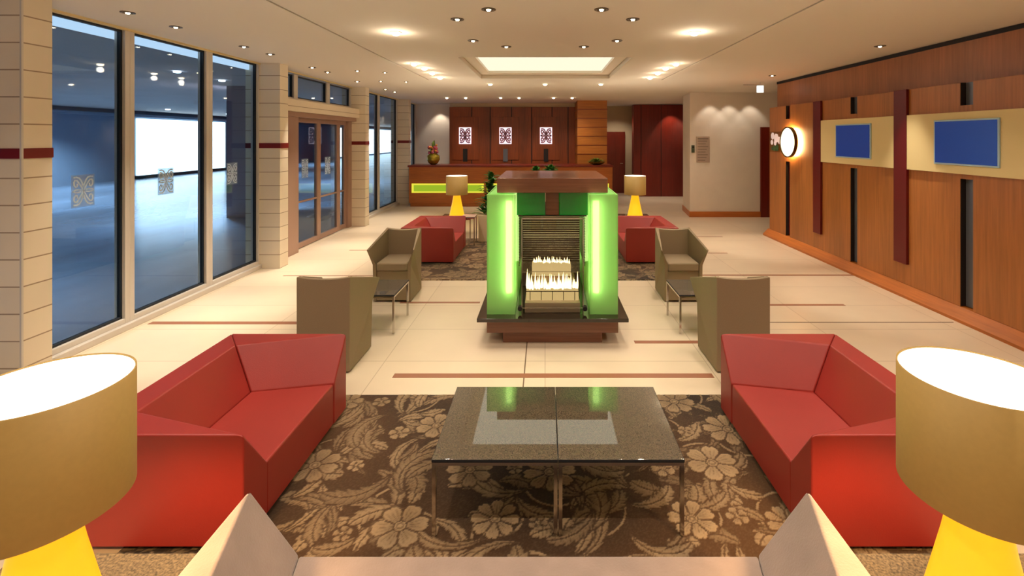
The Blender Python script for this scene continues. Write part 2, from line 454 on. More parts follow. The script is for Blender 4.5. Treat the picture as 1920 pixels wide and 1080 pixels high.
el = ['lit pink-white scroll emblem nearest the flower vase', 'middle lit pink-white scroll emblem behind reception', 'lit pink-white scroll emblem nearest the striped column']
for k, x in enumerate((-2.5, -1.24, .03)):
    e = thing('lit_emblem', el[k], 'wall light', (x, 15.032, 1.96), 0, 'lit emblems behind reception')
    MB().box(-.19, .19, -.03, 0, -.26, .26).build('light_plate', M['logo'], e)
    mb = MB(); stroke_mesh(mb, .34, .46, .036, (0, -.031, 0), (1,0,0), (0,0,1), (0,-1,0), .006); mb.build('scroll_motif', M['logodark'], e)
sc_ = struct('wall_back', MB().box(.94, 1.80, 13.95, 15.4, 0, H), M['wood_stripe'], 'honey wood column with horizontal grooves beside reception')
mb = MB()
for z in (2.72, 2.46, 2.2, 1.94, 1.68, 1.42): mb.box(.93, 1.81, 13.94, 15.0, z-.008, z+.008)
mb.build('groove', M['wood_door'], sc_)
struct('wall_back', MB().box(1.8, 3.5, 16.5, 16.7, 0, H), M['beige'], 'beige wall with brown door right of reception')
d4 = struct('door_4', MB().box(2.06, 2.74, 16.44, 16.5, 0, 2.1), M['wood_door'], 'plain brown door right of the striped column')
MB().tube((2.66, 16.40, 1.02), (2.56, 16.40, 1.02), .012).build('door_handle', M['chrome'], d4)
rw = struct('wall_back', MB().box(2.86, 4.6, 15.5, 15.8, 0, H-.02), M['wood_door'], 'dark red mahogany panelled wall at far right')
mb = MB()
for x in (3.1, 3.75): mb.box(x-.008, x+.008, 15.49, 15.5, 0, H-.02)
mb.build('panel_joint', M['black'], rw)
# white block
wb = struct('wall_right', MB().prism([(3.47, 11.5, 0), (8, 11.5, 0), (8, 15.5, 0), (4.5, 15.5, 0), (3.62, 12.6, 0)], (0, 0, H)), M['white'], 'white wall block with notice and keypad')
struct('baseboard_right', MB().prism([(3.45, 11.47, 0), (5.15, 11.47, 0), (5.15, 11.5, 0), (3.48, 11.5, 0), (3.63, 12.6, 0), (3.60, 12.6, 0)], (0, 0, .13)), M['wood_h'], 'orange wood skirting under the white wall')
struct('door_5', MB().box(5.15, 6.0, 11.45, 11.5, 0, 2.15), M['wood_door'], 'dark red door behind the wood wall end')
struct('wall_right', MB().box(6.6, 6.8, -2, 11.5, 0, H), M['white'])
n = thing('wall_notice', 'grey engraved notice board on white wall', 'sign', (3.78, 11.5, 1.62))
MB().box(-.16, .16, -.015, 0, -.31, .31).build('board', M['notice'], n, bevel=.003)
mb = MB()
for k in range(9):
    z = .26-k*.065
    mb.box(-.13, .13-(k*37 % 11)*.008, -.018, -.015, z-(.022 if k == 0 else .008), z+.008)
mb.build('text_lines', M['noticeink'], n)
k_ = thing('keypad', 'small dark keypad at the corner of white wall', 'keypad', (3.49+.05, 11.5, 1.63))
MB().box(-.035, .035, -.03, .002, -.09, .09).build('housing', M['keypad'], k_, bevel=.004)
MB().box(-.022, .022, -.034, -.03, .02, .06).build('display', M['black'], k_)
# exit light
ex = thing('exit_light', 'small white lit exit sign box hanging by the wood wall corner', 'sign', (4.1, 9.15, 2.83))
MB().box(-.06, .06, -.02, .02, -.07, .06).build('lit_box', M['exitw'], ex, bevel=.004)
MB().box(-.32, .06, -.012, .012, .06, .085).build('arm', M['metal'], ex)
MB().tube((0, 0, .08), (0, 0, .12), .008).build('hanger', M['metal'], ex)

# right wood wall
XP, XB = 4.35, 4.5
struct('wall_right', MB().box(XB, 6.6, -2, 9.3, 0, H), M['wood_up'], 'tall brown wood veneer wall on the right')
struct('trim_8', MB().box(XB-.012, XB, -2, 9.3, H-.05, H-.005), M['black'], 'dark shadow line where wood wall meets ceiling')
segs = [(9.3, 8.68), (8.53, 6.84), (6.69, 5.03), (4.88, 2.9), (2.75, -2)]
tn = 9
for a, b in segs:
    struct('trim_%d' % tn, MB().box(XP, XB, b, a, .13, 2.475), M['wood'], 'orange wood veneer panel at %s' % {9.3: 'far end of wood wall', 8.53: 'far dark red bar', 6.69: 'near dark red bar', 4.88: 'nearer blue screen', 2.75: 'camera side'}[a], bevel=.003)
    tn += 1
for a, b in [(8.68, 8.53), (6.84, 6.69), (5.03, 4.88), (2.9, 2.75)]:
    i = [8.68, 6.84, 5.03, 2.9].index(a)
    nm = ['behind the round light', 'behind the farther screen', 'behind the nearer screen', 'past the frame edge'][i]
    struct('trim_%d' % tn, MB().box(XP, XP+.054, b, a, 1.47, 2.235), M['wood'], 'short wood filler '+nm); tn += 1
    o = MB().box(XP+.055, XP+.065, b, a, .14, 2.475).build('trim_%d' % tn, M['slotgrey'] if i else M['redbar']); o['kind'] = 'structure'; o['label'] = 'grey backed vertical slot '+nm; tn += 1
    o = MB().box(XP+.004, XP+.055, a-.006, a, .14, 2.475).build('slot_cheek', M['black'], o)
struct('baseboard_right', MB().prism([(XP-.1, 9.36, 0), (XP-.1, -2, 0), (XB, -2, 0), (XB, 9.36, 0)], (0, 0, .03)).prism([(XP-.1, 9.36, .03), (XP-.1, -2, .03), (XB, -2, .03), (XB, 9.36, .03)], (0, 0, .001)).add(
    [(XP-.1, -2, .03), (XP-.1, 9.36, .03), (XP-.005, 9.36, .13), (XP-.005, -2, .13), (XB, 9.36, .13), (XB, -2, .13), (XB, 9.36, .03), (XB, -2, .03)],
    [(0,1,2,3), (3,2,4,5), (1,6,4,2), (0,3,5,7), (0,7,6,1), (5,4,6,7)]), M['wood_h'], 'sloping orange wood skirting along the wood wall')
for y, l in ((7.63, 'dark red vertical bar beside the farther blue screen'), (5.84, 'dark red vertical bar between the two blue screens')):
    o = MB().box(XP-.036, XP-.001, y-.105, y+.105, .38, 2.478).build('wall_bar', M['redbar'], bevel=.004); tag(o, l, 'wall panel', 'dark red wall bars')
for (a, b, l) in ((7.525, 5.945, 'cream board strip carrying the farther small screen'), (5.735, 2.6, 'cream board strip carrying the nearer large screen')):
    o = MB().box(XP-.03, XP+.002, b, a, 1.52, 2.167).build('display_board', M['cream'], bevel=.003); tag(o, l, 'wall panel')
for y, l in ((6.735, 'blue screen on cream board between the dark red bars'), (4.935, 'blue screen on cream board nearest the camera')):
    e = thing('wall_screen', l, 'screen', (XP-.03, y, 1.85), 0, 'blue wall screens')
    MB().box(-.014, 0, -.385, .385, -.24, .24).build('frame', M['screenframe'], e, bevel=.004)
    MB().box(-.017, -.014, -.365, .365, -.222, .222).build('screen', M['screen'], e)
# round light
e = thing('round_wall_light', 'round glowing wall light with dark rim on wood wall', 'wall light', (XP, 8.43, 1.82))
def xdisc(mb, x, r, n=40): mb.tube((x[0], 0, 0), (x[1], 0, 0), r, n=n)
mb = MB(); xdisc(mb, (-.09, -.05), .25); mb.build('glowing_disc', M['halo'], e)
mb = MB()
n_ = 48
for r0, r1, x0, x1 in ((.25, .27, -.10, -.05),):
    vs = []; fs = []
    for i in range(n_):
        a = 2*PI*i/n_; c, s_ = math.cos(a), math.sin(a)
        vs += [(x0, r0*c, r0*s_), (x0, r1*c, r1*s_), (x1, r1*c, r1*s_), (x1, r0*c, r0*s_)]
    for i in range(n_):
        j = (i+1) % n_
        for k in range(4): fs.append((i*4+k, i*4+(k+1) % 4, j*4+(k+1) % 4, j*4+k))
    mb.add(vs, fs)
mb.build('rim', M['rim'], e)
mb = MB(); xdisc(mb, (-.047, 0), .10); mb.build('mount', M['rim'], e)
# the ring of light it throws on the panel comes from a backlight
al = bpy.data.lights.new('backlight', 'AREA'); al.shape = 'DISK'; al.size = .5; al.energy = 30; al.color = (1, .62, .25)
ao = bpy.data.objects.new('round_light_backlight', al); C.objects.link(ao); ao.location = (XP-.048, 8.43, 1.82); ao.rotation_euler = (0, -PI/2, 0)
e = thing('floral_print', 'small pale floral picture with green leaves left of the round light', 'picture', (XP, 9.02, 1.83))
MB().box(-.012, .002, -.24, .24, -.2, .18).build('glass_plate', M['clear'], e)
mb = MB()
for (y, z, r) in ((.12, .1, .07), (-.02, .06, .09), (.02, -.03, .05), (-.14, .02, .07), (.15, -.02, .05)):
    mb.tube((-.014, y, z), (-.018, y, z), r, n=7)
mb.build('petals', M['print_white'], e)
mb = MB()
for (y, z, r) in ((.05, -.13, .06), (-.05, -.12, .07), (.13, -.14, .04)): mb.tube((-.014, y, z), (-.019, y, z), r, n=5)
mb.build('leaves', M['print_green'], e)

# floor inlays
inl = [(-1.21, 1.34, 3.83, .07, 'brown floor strip between coffee table and fireplace'),
       (-4.05, -2.1, 4.92, .07, 'brown floor strip by the near windows'),
       (.83, 1.6, 4.46, .06, 'short brown floor strip right of fireplace'),
       (1.9, 3.4, 5.45, .05, 'brown floor strip right of near armchair'),
       (1.9, 4.3, 6.63, .05, 'brown floor strip reaching the wood wall'),
       (-1.67, -.75, 5.53, .05, 'short brown floor strip left of fireplace'),
       (-3.6, -2.1, 6.6, .03, 'thin brown floor strip left of far armchair'),
       (-3.3, -2.3, 8.1, .03, 'thin brown floor strip by the entrance doors'),
       (2.2, 3.4, 9.2, .04, 'thin brown floor strip far right'),
       (2.2, 3.0, 7.9, .04, 'thin brown floor strip beside far armchair')]
for a, b, y, w, l in inl:
    o = struct('floor_inlay', MB().box(a, b, y-w/2, y+w/2, -.01, .0015), M['inlay'], l)
struct('floor_inlay', MB().box(-.172, -.162, 2.9, 4.47, -.01, .001), M['ceil_edge'], 'thin dark floor joint in front of fireplace')
struct('floor_inlay', MB().box(2.1, 4.2, 4.93, 4.945, -.01, .001), M['ceil_edge'], 'thin dark floor joint at right')

# ------------------------------------------------------------------ rugs (pattern computed as pile colour)
def rug(name, x0, x1, y0, y1, step, label, seed):
    rng = np.random.RandomState(seed)
    nx = int((x1-x0)/step); ny = int((y1-y0)/step)
    gx = np.linspace(x0, x1, nx+1); gy = np.linspace(y0, y1, ny+1)
    X, Y = np.meshgrid(gx, gy)
    V = np.zeros_like(X)            # 0 ground .. 1 pale pile
    def win(cx, cy, R):
        i0, i1 = np.searchsorted(gx, [cx-R, cx+R]); j0, j1 = np.searchsorted(gy, [cy-R, cy+R]); return slice(j0, j1), slice(i0, i1)
    def flower(cx, cy, R, n, rot, dark=0):
        w = win(cx, cy, R*1.1); tone = rng.uniform(.62, .98)
        dx = X[w]-cx; dy = Y[w]-cy; r = np.hypot(dx, dy)/R; th = np.arctan2(dy, dx)+rot
        ph = (th*n/(2*PI)) % 1-.5                    # -.5...5 in petal
        edge = .42+.58*np.sqrt(np.clip(1-(np.abs(ph)*2)**2.2, 0, 1))-.07*np.exp(-(ph/.07)**2)
        ins = r < edge
        val = .62+.38*np.clip(r/edge, 0, 1)-.5*np.exp(-(ph/.035)**2)*(r < .75*edge)
        val = val-.35*np.exp(-((np.abs(ph)-.22)/.03)**2)*(r > .35)*(r < .8)
        gap = (.5-np.abs(ph))*2*PI/n*r*R
        val = np.where(gap < .006, .12, val)
        val = val*tone; val = np.where(r < .2, .35+.5*(np.sin(40*r) > 0), val)
        val = np.where((r > .2) & (r < .25), .05, val)
        halo = (r < edge+.14) & ~ins
        V[w] = np.where(ins, val, np.where(halo, V[w]*.25, V[w]))
    def leaf(cx, cy, rho, a0, a1, w0, side=1, lobes=5):
        R = rho+w0*1.6; w = win(cx, cy, R)
        dx = X[w]-cx; dy = Y[w]-cy; r = np.hypot(dx, dy); th = np.arctan2(dy, dx)
        t = ((th-a0)*side) % (2*PI)/abs(a1-a0)
        ok = t <= 1; tc = np.clip(t, 0, 1)
        d = (r-rho)
        prof = w0*np.sin(PI*tc**.75)**.8*(1-.35*tc)
        saw = 1-.38*(((tc*lobes+np.abs(d)/w0*.5) % 1))
        W = prof*saw; tone = rng.uniform(.45, 1)
        ins = ok & (np.abs(d) < W)
        val = .95-.35*np.abs(d)/np.maximum(W, 1e-4)
        val = np.where(np.abs(d) < .0045, .15, val)
        vein = ((tc*lobes*2+np.abs(d)/w0*1.2) % 1) < .14
        val = np.where(vein, val-.4, val)
        halo = ok & (np.abs(d) < W+.012) & ~ins
        V[w] = np.where(ins, val*tone, np.where(halo, V[w]*.15, V[w]))
    def vine(cx, cy, rho, a0, a1, wd):
        w = win(cx, cy, rho+.03); dx = X[w]-cx; dy = Y[w]-cy; r = np.hypot(dx, dy); th = np.arctan2(dy, dx)
        t = (th-a0) % (2*PI); ok = (t < (a1-a0)) & (np.abs(r-rho) < wd*(1-.5*t/(a1-a0)))
        V[w] = np.where(ok, .7, V[w])
    cell = .46
    cx = x0-.1; row = 0
    spots = []
    yy = y0-.1
    while yy < y1+.2:
        xx = x0-.1+(row % 2)*cell*.5
        while xx < x1+.2:
            spots.append((xx+rng.uniform(-.05, .05), yy+rng.uniform(-.05, .05))); xx += cell
        yy += cell*.8; row += 1
    for (a, b) in spots:
        for k in range(2):
            s0 = rng.uniform(0, 2*PI); vine(a+rng.uniform(-.1, .1), b+rng.uniform(-.1, .1), rng.uniform(.08, .2), s0, s0+rng.uniform(2, 4), .008)
    for (a, b) in spots:
        for k in range(7):
            th = rng.uniform(0, 2*PI); rho = rng.uniform(.12, .26); dd = rng.uniform(.12, .24)
            a0 = rng.uniform(-PI, PI); ln = rng.uniform(1.1, 2.3); side = rng.choice([-1, 1])
            leaf(a+dd*math.cos(th), b+dd*math.sin(th), rho, a0, a0+ln, rng.uniform(.035, .075), side, rng.randint(4, 8))
    for i, (a, b) in enumerate(spots):
        if i % 3 == 2: continue
        flower(a, b, rng.uniform(.1, .165), rng.randint(6, 9), rng.uniform(0, 6))
    for (a, b) in spots[::2]:
        c, d = a+cell*.5+rng.uniform(-.03, .03), b+rng.uniform(-.06, .06)
        flower(c, d, rng.uniform(.045, .07), 5, rng.uniform(0, 6))
    V = np.clip(V, 0, 1)
    big = .5+.5*np.sin(X*2.1+1.3*np.sin(Y*1.7))*np.cos(Y*2.3+X)
    nz = rng.uniform(-.07, .07, V.shape)
    V = np.clip(V*(.78+.22*big)+nz, 0, 1)
    dk = np.array(lin((34, 22, 14))[:3]); dk2 = np.array(lin((82, 54, 28))[:3]); lt = np.array(lin((164, 137, 103))[:3])
    g = (dk+(dk2-dk)*big[..., None])
    col = g+(lt-g)*V[..., None]
    Z = .012+.004*V
    Z[0, :] = Z[-1, :] = 0; Z[:, 0] = Z[:, -1] = 0
    n = (nx+1)*(ny+1)
    me = bpy.data.meshes.new(name); me.vertices.add(n)
    co = np.stack([X.ravel(), Y.ravel(), Z.ravel()], 1).astype(np.float32); me.vertices.foreach_set('co', co.ravel())
    idx = np.arange(n).reshape(ny+1, nx+1)
    q = np.stack([idx[:-1, :-1], idx[:-1, 1:], idx[1:, 1:], idx[1:, :-1]], -1).reshape(-1, 4).astype(np.int32)
    nf = len(q); me.loops.add(nf*4); me.loops.foreach_set('vertex_index', q.ravel())
    me.polygons.add(nf); me.polygons.foreach_set('loop_start', np.arange(0, nf*4, 4, dtype=np.int32)); me.update(calc_edges=True)
    ca = me.color_attributes.new('pile', 'FLOAT_COLOR', 'POINT')
    c4 = np.ones((n, 4), np.float32); c4[:, :3] = col.reshape(-1, 3); ca.data.foreach_set('color', c4.ravel())
    m = bpy.data.materials.get('rug_pile')
    if not m:
        m = bpy.data.materials.new('rug_pile'); m.use_nodes = True; N = m.node_tree.nodes; L = m.node_tree.links; b = N['Principled BSDF']
        at = N.new('ShaderNodeAttribute'); at.attribute_name = 'pile'; L.new(at.outputs['Color'], b.inputs['Base Color'])
        b.inputs['Roughness'].default_value = .95; b.inputs['Specular IOR Level'].default_value = .1; b.inputs['Sheen Weight'].default_value = .2
    me.materials.append(m)
    o = bpy.data.objects.new(name, me); C.objects.link(o); o.location = (0, 0, .0)
    return tag(o, label, 'rug')
rug('floral_rug', -1.95, 1.85, 1.0, 3.53, .0065, 'large brown and beige floral rug under the coffee tables', 3)
rug('floral_rug', -1.85, 1.7, 6.38, 9.0, .013, 'brown and beige floral rug behind the fireplace', 5)

# ------------------------------------------------------------------ faceted sofas
def faceted_sofa(name, label, W, m, group=None, loc=(0,0,0), rz=0, D=.79):
    t = thing(name, label, 'sofa', loc, rz, group)
    h = W/2; z0, zs, zt = .02, .283, .533
    for s in (-1, 1):
        F = (s*h, 0, zt); O = (s*h, D, zt); I = (s*(h-.187), D-.145, zt); Sf = (s*(h-.19), 0, zs); Sb = (s*(h-.29), .48, zs)
        Fb = (s*h, 0, z0); Ob = (s*h, D, z0); Sfb = (s*(h-.19), 0, z0); Sbb = (s*(h-.29), .48, z0)
        vs = [F, O, I, Sf, Sb, Fb, Ob, Sfb, Sbb]
        fs = [(0, 1, 6, 5), (0, 5, 7, 3), (0, 3, 4, 2), (0, 2, 1), (1, 2, 4, 8, 6), (3, 7, 8, 4), (5, 6, 8, 7)]
        MB().add(vs, fs).build('armrest', m, t, bevel=.009)
    e = .0015
    vs = [(-h+e, D, zt), (h-e, D, zt), (h-.187-e, D-.145, zt), (-h+.187+e, D-.145, zt), (h-.29-e, .48, zs), (-h+.29+e, .48, zs),
          (-h+e, D, z0), (h-e, D, z0), (h-.29-e, .48, z0), (-h+.29+e, .48, z0)]
    MB().add(vs, [(0, 1, 2, 3), (3, 2, 4, 5), (0, 6, 7, 1), (5, 4, 8, 9), (1, 7, 8, 4, 2), (0, 3, 5, 9, 6), (6, 9, 8, 7)]).build('backrest', m, t, bevel=.009)
    q = .003
    a = h-.19-q; b = h-.29-q; y1 = .478
    MB().add([(-a, .004, z0), (a, .004, z0), (b, y1, z0), (-b, y1, z0), (-a, .004, zs), (a, .004, zs), (b, y1, zs+.004), (-b, y1, zs+.004)],
             [(0, 3, 2, 1), (4, 5, 6, 7), (0, 1, 5, 4), (1, 2, 6, 5), (2, 3, 7, 6), (3, 0, 4, 7)]).build('seat', m, t, bevel=.01)
    MB().box(-h+.06, h-.06, .06, D-.06, 0, z0+.004).build('plinth', M['foot'], t)
    return t
R0 = .0
s1 = faceted_sofa('faceted_sofa', 'red leather faceted sofa at left of the coffee tables', 1.13, M['leather'], 'red faceted sofas', (-1.37, 2.745, .017), PI/2)
dup(s1, (1.21, 2.745, .017), -PI/2, 'red leather faceted sofa at right of the coffee tables')
dup(s1, (-1.37, 7.74, .017), PI/2, 'red leather faceted sofa behind the fireplace on the window side')
dup(s1, (1.21, 7.74, .017), -PI/2, 'red leather faceted sofa behind the fireplace on the wood wall side')
faceted_sofa('faceted_sofa', 'pale taupe velvet faceted sofa at bottom edge facing the fireplace', 2.143, M['velvet'], None, (-.0635, 1.842, .017), PI)

# ------------------------------------------------------------------ armchairs
def armchair(label, loc, rz):
    t = thing('armchair', label, 'armchair', loc, rz, 'taupe armchairs')
    h = .215; D = .5; zt = .775
    # back: slightly dished top edge
    n = 8; vs = []; fs = []
    for i in range(n+1):
        x = -h+2*h*i/n; dip = .02*(1-(2*i/n-1)**2)
        vs += [(x, D-.05, .01), (x, D, .01), (x, D, zt-dip), (x, D-.05, zt-dip-.004)]
    for i in range(n):
        for k in range(4): fs.append((i*4+k, i*4+(k+1) % 4, (i+1)*4+(k+1) % 4, (i+1)*4+k))
    fs += [(0, 1, 2, 3), (n*4+3, n*4+2, n*4+1, n*4)]
    MB().add(vs, fs).build('backrest', M['taupe'], t, bevel=.006)
    for s in (-1, 1):
        th = .035
        def P(x, y, z): return (s*x, y, z)
        # outer face flares outwards towards the front tip
        out = [P(h, D, .01), P(h, .02, .01), P(h+.004, .0, .44), P(h+.055, -.05, .62), P(h, D, zt)]
        inn = [P(h-th, D-.05, .01), P(h-th, .02, .01), P(h-th, .0, .44), P(h+.04, -.045, .61), P(h-th, D-.05, zt-.006)]
        vs = out+inn
        fs = [(0, 1, 2), (0, 2, 3), (0, 3, 4), (5, 7, 6), (5, 8, 7), (5, 9, 8)] + [(i, (i+1) % 5, 5+(i+1) % 5, 5+i) for i in range(5)]
        MB().add(vs, fs).build('armrest', M['taupe'], t, bevel=.005)
    MB().box(-h+.036, h-.036, .0, D-.052, .36, .455).build('seat', M['taupe'], t, bevel=.018)
    MB().box(-h+.036, h-.036, .02, D-.052, .02, .358).build('seat_base', M['taupe'], t, bevel=.006)
    return t
a1 = armchair('taupe armchair seen from behind beside left red sofa', (-1.79, 4.37, 0), PI)
dup(a1, (1.60, 4.37, 0), PI, 'taupe armchair seen from behind beside right red sofa')
dup(a1, (-1.765, 5.52, 0), 0, 'taupe armchair facing the camera left of the fireplace')
dup(a1, (1.595, 5.52, 0), 0, 'taupe armchair facing the camera right of the fireplace')

# ------------------------------------------------------------------ tables
def table(name, label, w, d, h, loc, group=None, top=None, lw=.018, cat='table'):
    t = thing(name, label, cat, loc, 0, group)
    MB().box(-w/2, w/2, -d/2, d/2, h-.016, h).build('table_top', top or M['darkglass'], t, bevel=.002)
    fr = MB(); z1 = h-.0165; z0 = z1-.014
    fr.box(-w/2, w/2, -d/2, -d/2+lw, z0, z1).box(-w/2, w/2, d/2-lw, d/2, z0, z1).box(-w/2, -w/2+lw, -d/2+lw, d/2-lw, z0, z1).box(w/2-lw, w/2, -d/2+lw, d/2-lw, z0, z1)
    fr.build('frame', M['chrome'], t)
    e = .0016; eb = MB(); a_, b_, c_, d_ = -w/2-e, w/2+e, h-.0145, h-.002
    eb.box(a_, b_, -d/2-e, -d/2, c_, d_).box(a_, b_, d/2, d/2+e, c_, d_).box(a_, -w/2, -d/2, d/2, c_, d_).box(w/2, b_, -d/2, d/2, c_, d_)
    eb.build('edge_band', M['gasket'], t)
    for sx in (-1, 1):
        for sy in (-1, 1):
            x = sx*(w/2-lw/2); y = sy*(d/2-lw/2)
            MB().box(x-lw/2, x+lw/2, y-lw/2, y+lw/2, 0, z0-.0005).build('leg', M['chrome'], t)
    return t
zr = .017
table('coffee_table', 'left of the paired glass topped coffee tables on rug', .594, .66, .363, (-.238, 2.598, zr), 'paired coffee tables')
table('coffee_table', 'right of the paired glass topped coffee tables on rug', .594, .66, .363, (.361, 2.598, zr), 'paired coffee tables')
table('side_table', 'speckled side table under the near left lamp', .72, .6, .363, (-1.56, 1.455, .017), top=M['granite'])
table('side_table', 'speckled side table under the near right lamp', .72, .6, .363, (1.44, 1.455, .017), top=M['granite'])
table('side_table', 'small chrome glass table between the left armchairs', .46, .5, .38, (-1.69, 4.89, 0), 'small tables between armchairs')
table('side_table', 'small chrome glass table between the right armchairs', .46, .5, .38, (1.53, 4.89, 0), 'small tables between armchairs')
table('side_table', 'side table under the far left lamp behind red sofa', .6, .55, .38, (-1.70, 9.3, 0))
table('side_table', 'side table under the far right lamp behind red sofa', .6, .55, .38, (1.73, 9.3, 0))
table('side_table', 'small chrome table beside the beige planter left of fireplace', .24, .3, .5, (-1.345, 8.5, zr), top=M['hearthstone'])

# ------------------------------------------------------------------ lamps
def table_lamp(label, loc):
    t = thing('table_lamp', label, 'lamp', loc, 0, 'yellow table lamps')
    R = .205; zb, zt = .432, .79
    MB().lathe([(.15, 0), (.152, .01), (.146, .025), (.118, .15), (.09, .28), (.068, .40), (.062, .455), (.062, .47)], 40, cap=True).build('lamp_base', M['lampbase'], t, smooth=True)
    MB().lathe([(R, zb), (R, zt), (R-.004, zt), (R-.004, zb), (R, zb)], 72).build('lamp_shade', M['shade'], t, smooth=False)
    MB().lathe([(.001, zt-.008), (R-.005, zt-.008), (R-.005, zt-.004), (.001, zt-.004)], 72).build('diffuser', M['shadein'], t)
    MB().tube((0, 0, .47), (0, 0, .60), .012).build('stem', M['chrome'], t)
    for c in t.children:
        if c.name.startswith('lamp_shade'):
            for p in c.data.polygons: p.use_smooth = abs(p.normal.z) < .5
    return t
lm = table_lamp('large gold shaded lamp at bottom left foreground', (-1.48, 1.425, .38))
lp = [(-1.48, 1.425), (1.333, 1.477), (-1.69, 9.2), (1.725, 9.2)]
for i, l in enumerate(['large gold shaded lamp at bottom right foreground', 'small gold shaded lamp left in front of reception counter', 'small gold shaded lamp right of the fireplace hood']):
    dup(lm, (lp[i+1][0], lp[i+1][1], .38), 0, l)
for (x, y) in lp:
    spot((x, y, 1.2), 60 if y < 5 else 34, (x, y, 3), 165, .8, .15, (1, .86, .66), 'lamp_up_light')
    spot((x, y, .95), 46 if y < 5 else 20, (x, y, 0), 160, .5, .05, (1, .62, .28), 'lamp_down_light')

# ------------------------------------------------------------------ fireplace
f = thing('fireplace', 'free standing fireplace with glowing green glass sides and wood hood', 'fireplace', (.069, 5.04, 0))
MB().box(-.438, .438, -.559, .559, .0905, .188).build('plinth_foot', M['wood_fp'], f, bevel=.003)
MB().box(-.575, .575, -.6, .6, .19, .318).build('plinth', M['wood_fp'], f, bevel=.004)
MB().box(-.65, .65, -.7, .7, .32, .352).build('base_slab', M['slab'], f, bevel=.004)
zs0, zg = .353, 1.40
for s, x0, x1 in ((-1, -.575, -.325), (1, .325, .572)):
    b = MB(); y0, y1 = -.6, .6; w = .01
    b.box(x0, x1, y0, y0+w, zs0, zg).box(x0, x1, y1-w, y1, zs0, zg).box(x0, x0+w, y0+w, y1-w, zs0, zg).box(x1-w, x1, y0+w, y1-w, zs0, zg)
    lb = b.build('green_light_box', M['green'], f)
    xt = s*.385
    for yt in (-.55, .55):
        MB().tube((xt, yt, .53), (xt, yt, 1.34), .028, n=16).build('fluorescent_tube', M['tube'], lb)
    MB().box(x0+.012, x1-.012, y0+.1, y1-.1, zg-.012, zg-.004).build('box_lid', M['green'], lb)
MB().box(-.497, .497, -.497, .497, 1.405, 1.535).build('hood', M['wood_fp'], f, bevel=.004)
MB().box(-.06, .06, -.44, .44, 1.2, 1.404).build('chimney_core', M['wood_fp'], f)
for s, x0, x1 in ((-1, -.32, -.065), (1, .065, .32)):
    MB().box(x0, x1, -.46, -.452, 1.2, 1.40).build('green_pane', M['greenpane'], f)
    MB().box(x0, x1, .452, .46, 1.2, 1.40).build('green_pane', M['greenpane'], f)
# firebox
MB().box(-.31, .31, -.45, .45, 1.185, 1.199).build('firebox_top', M['slab'], f)
MB().box(-.245, .245, -.56, .45, zs0, .44).build('hearth', M['hearthstone'], f, bevel=.004)
MB().box(-.235, .235, -.50, -.36, .441, .525).build('burner_front', M['ember'], f, bevel=.004)
MB().box(-.20, .20, .12, .26, .48, .60).build('burner_rear', M['ember'], f, bevel=.004)
mb = MB()
for k in range(5):
    x = -.2+k*.1; mb.box(x-.003, x+.003, -.503, -.5, .445, .52)
mb.box(-.238, .238, -.505, -.5, .52, .527); mb.build('burner_grate', M['brass'], f)
def flames(x0, x1, y, z, n, hm, rad, nm):
    mb = MB(); rr = random.Random(n)
    for i in range(n):
        x = x0+(x1-x0)*(i+.5)/n+rr.uniform(-.005, .005); yy = y+rr.uniform(-.03, .03)
        e = abs(2*(i+.5)/n-1); hh = hm*(.35+.65*rr.random())*(1.35 if e > .93 else 1); r = rad*(.7+.6*rr.random())
        mb.lathe([(r*.6, z), (r, z+hh*.18), (r*.75, z+hh*.45), (r*.3, z+hh*.8), (.0006, z+hh)], 8, x, yy)
    o = mb.build(nm, M['flame'], f, smooth=True); o['kind'] = 'stuff'
flames(-.235, .235, -.43, .523, 34, .15, .010, 'flame')
flames(-.19, .19, .19, .598, 24, .07, .008, 'flame')
mb = MB()
for k in range(26):
    z = .56+k*.0245
    mb.box(-.31, .31, .42, .425, z-.0065, z+.0065)
for k in range(20):
    z = .70+k*.0245
    mb.box(-.31, -.305, -.3, .42, z-.003, z+.003).box(.305, .31, -.3, .42, z-.003, z+.003)
mb.build('louvre', M['brass'], f)
MB().box(-.31, .31, .43, .44, .42, 1.185).build('rear_glass', M['clear'], f)
MB().box(-.27, .27, -.575, -.57, .354, 1.184).build('front_glass', M['clear'], f)
mb = MB()
for x in (-.27, .27): mb.box(x-.004, x+.004, -.58, -.576, .354, 1.19)
mb.box(-.27, .27, -.58, -.576, 1.184, 1.192).box(-.27, .27, -.58, -.576, .40, .404).box(-.27, .27, -.58, -.576, .72, .723)
mb.build('glass_frame', M['chrome'], f)
for x in (-.285, .285): MB().tube((x, -.6, .40), (x, -.55, .40), .02).build('glass_clamp', M['black'], f)

for ch in list(f.children)+[g for c in f.children for g in c.children]:      # full size, measured from the slab up
    for v in ch.data.vertices: v.co = (v.co.x*1.05, v.co.y*1.05, v.co.z*1.05-.095)
    ch.data.update()
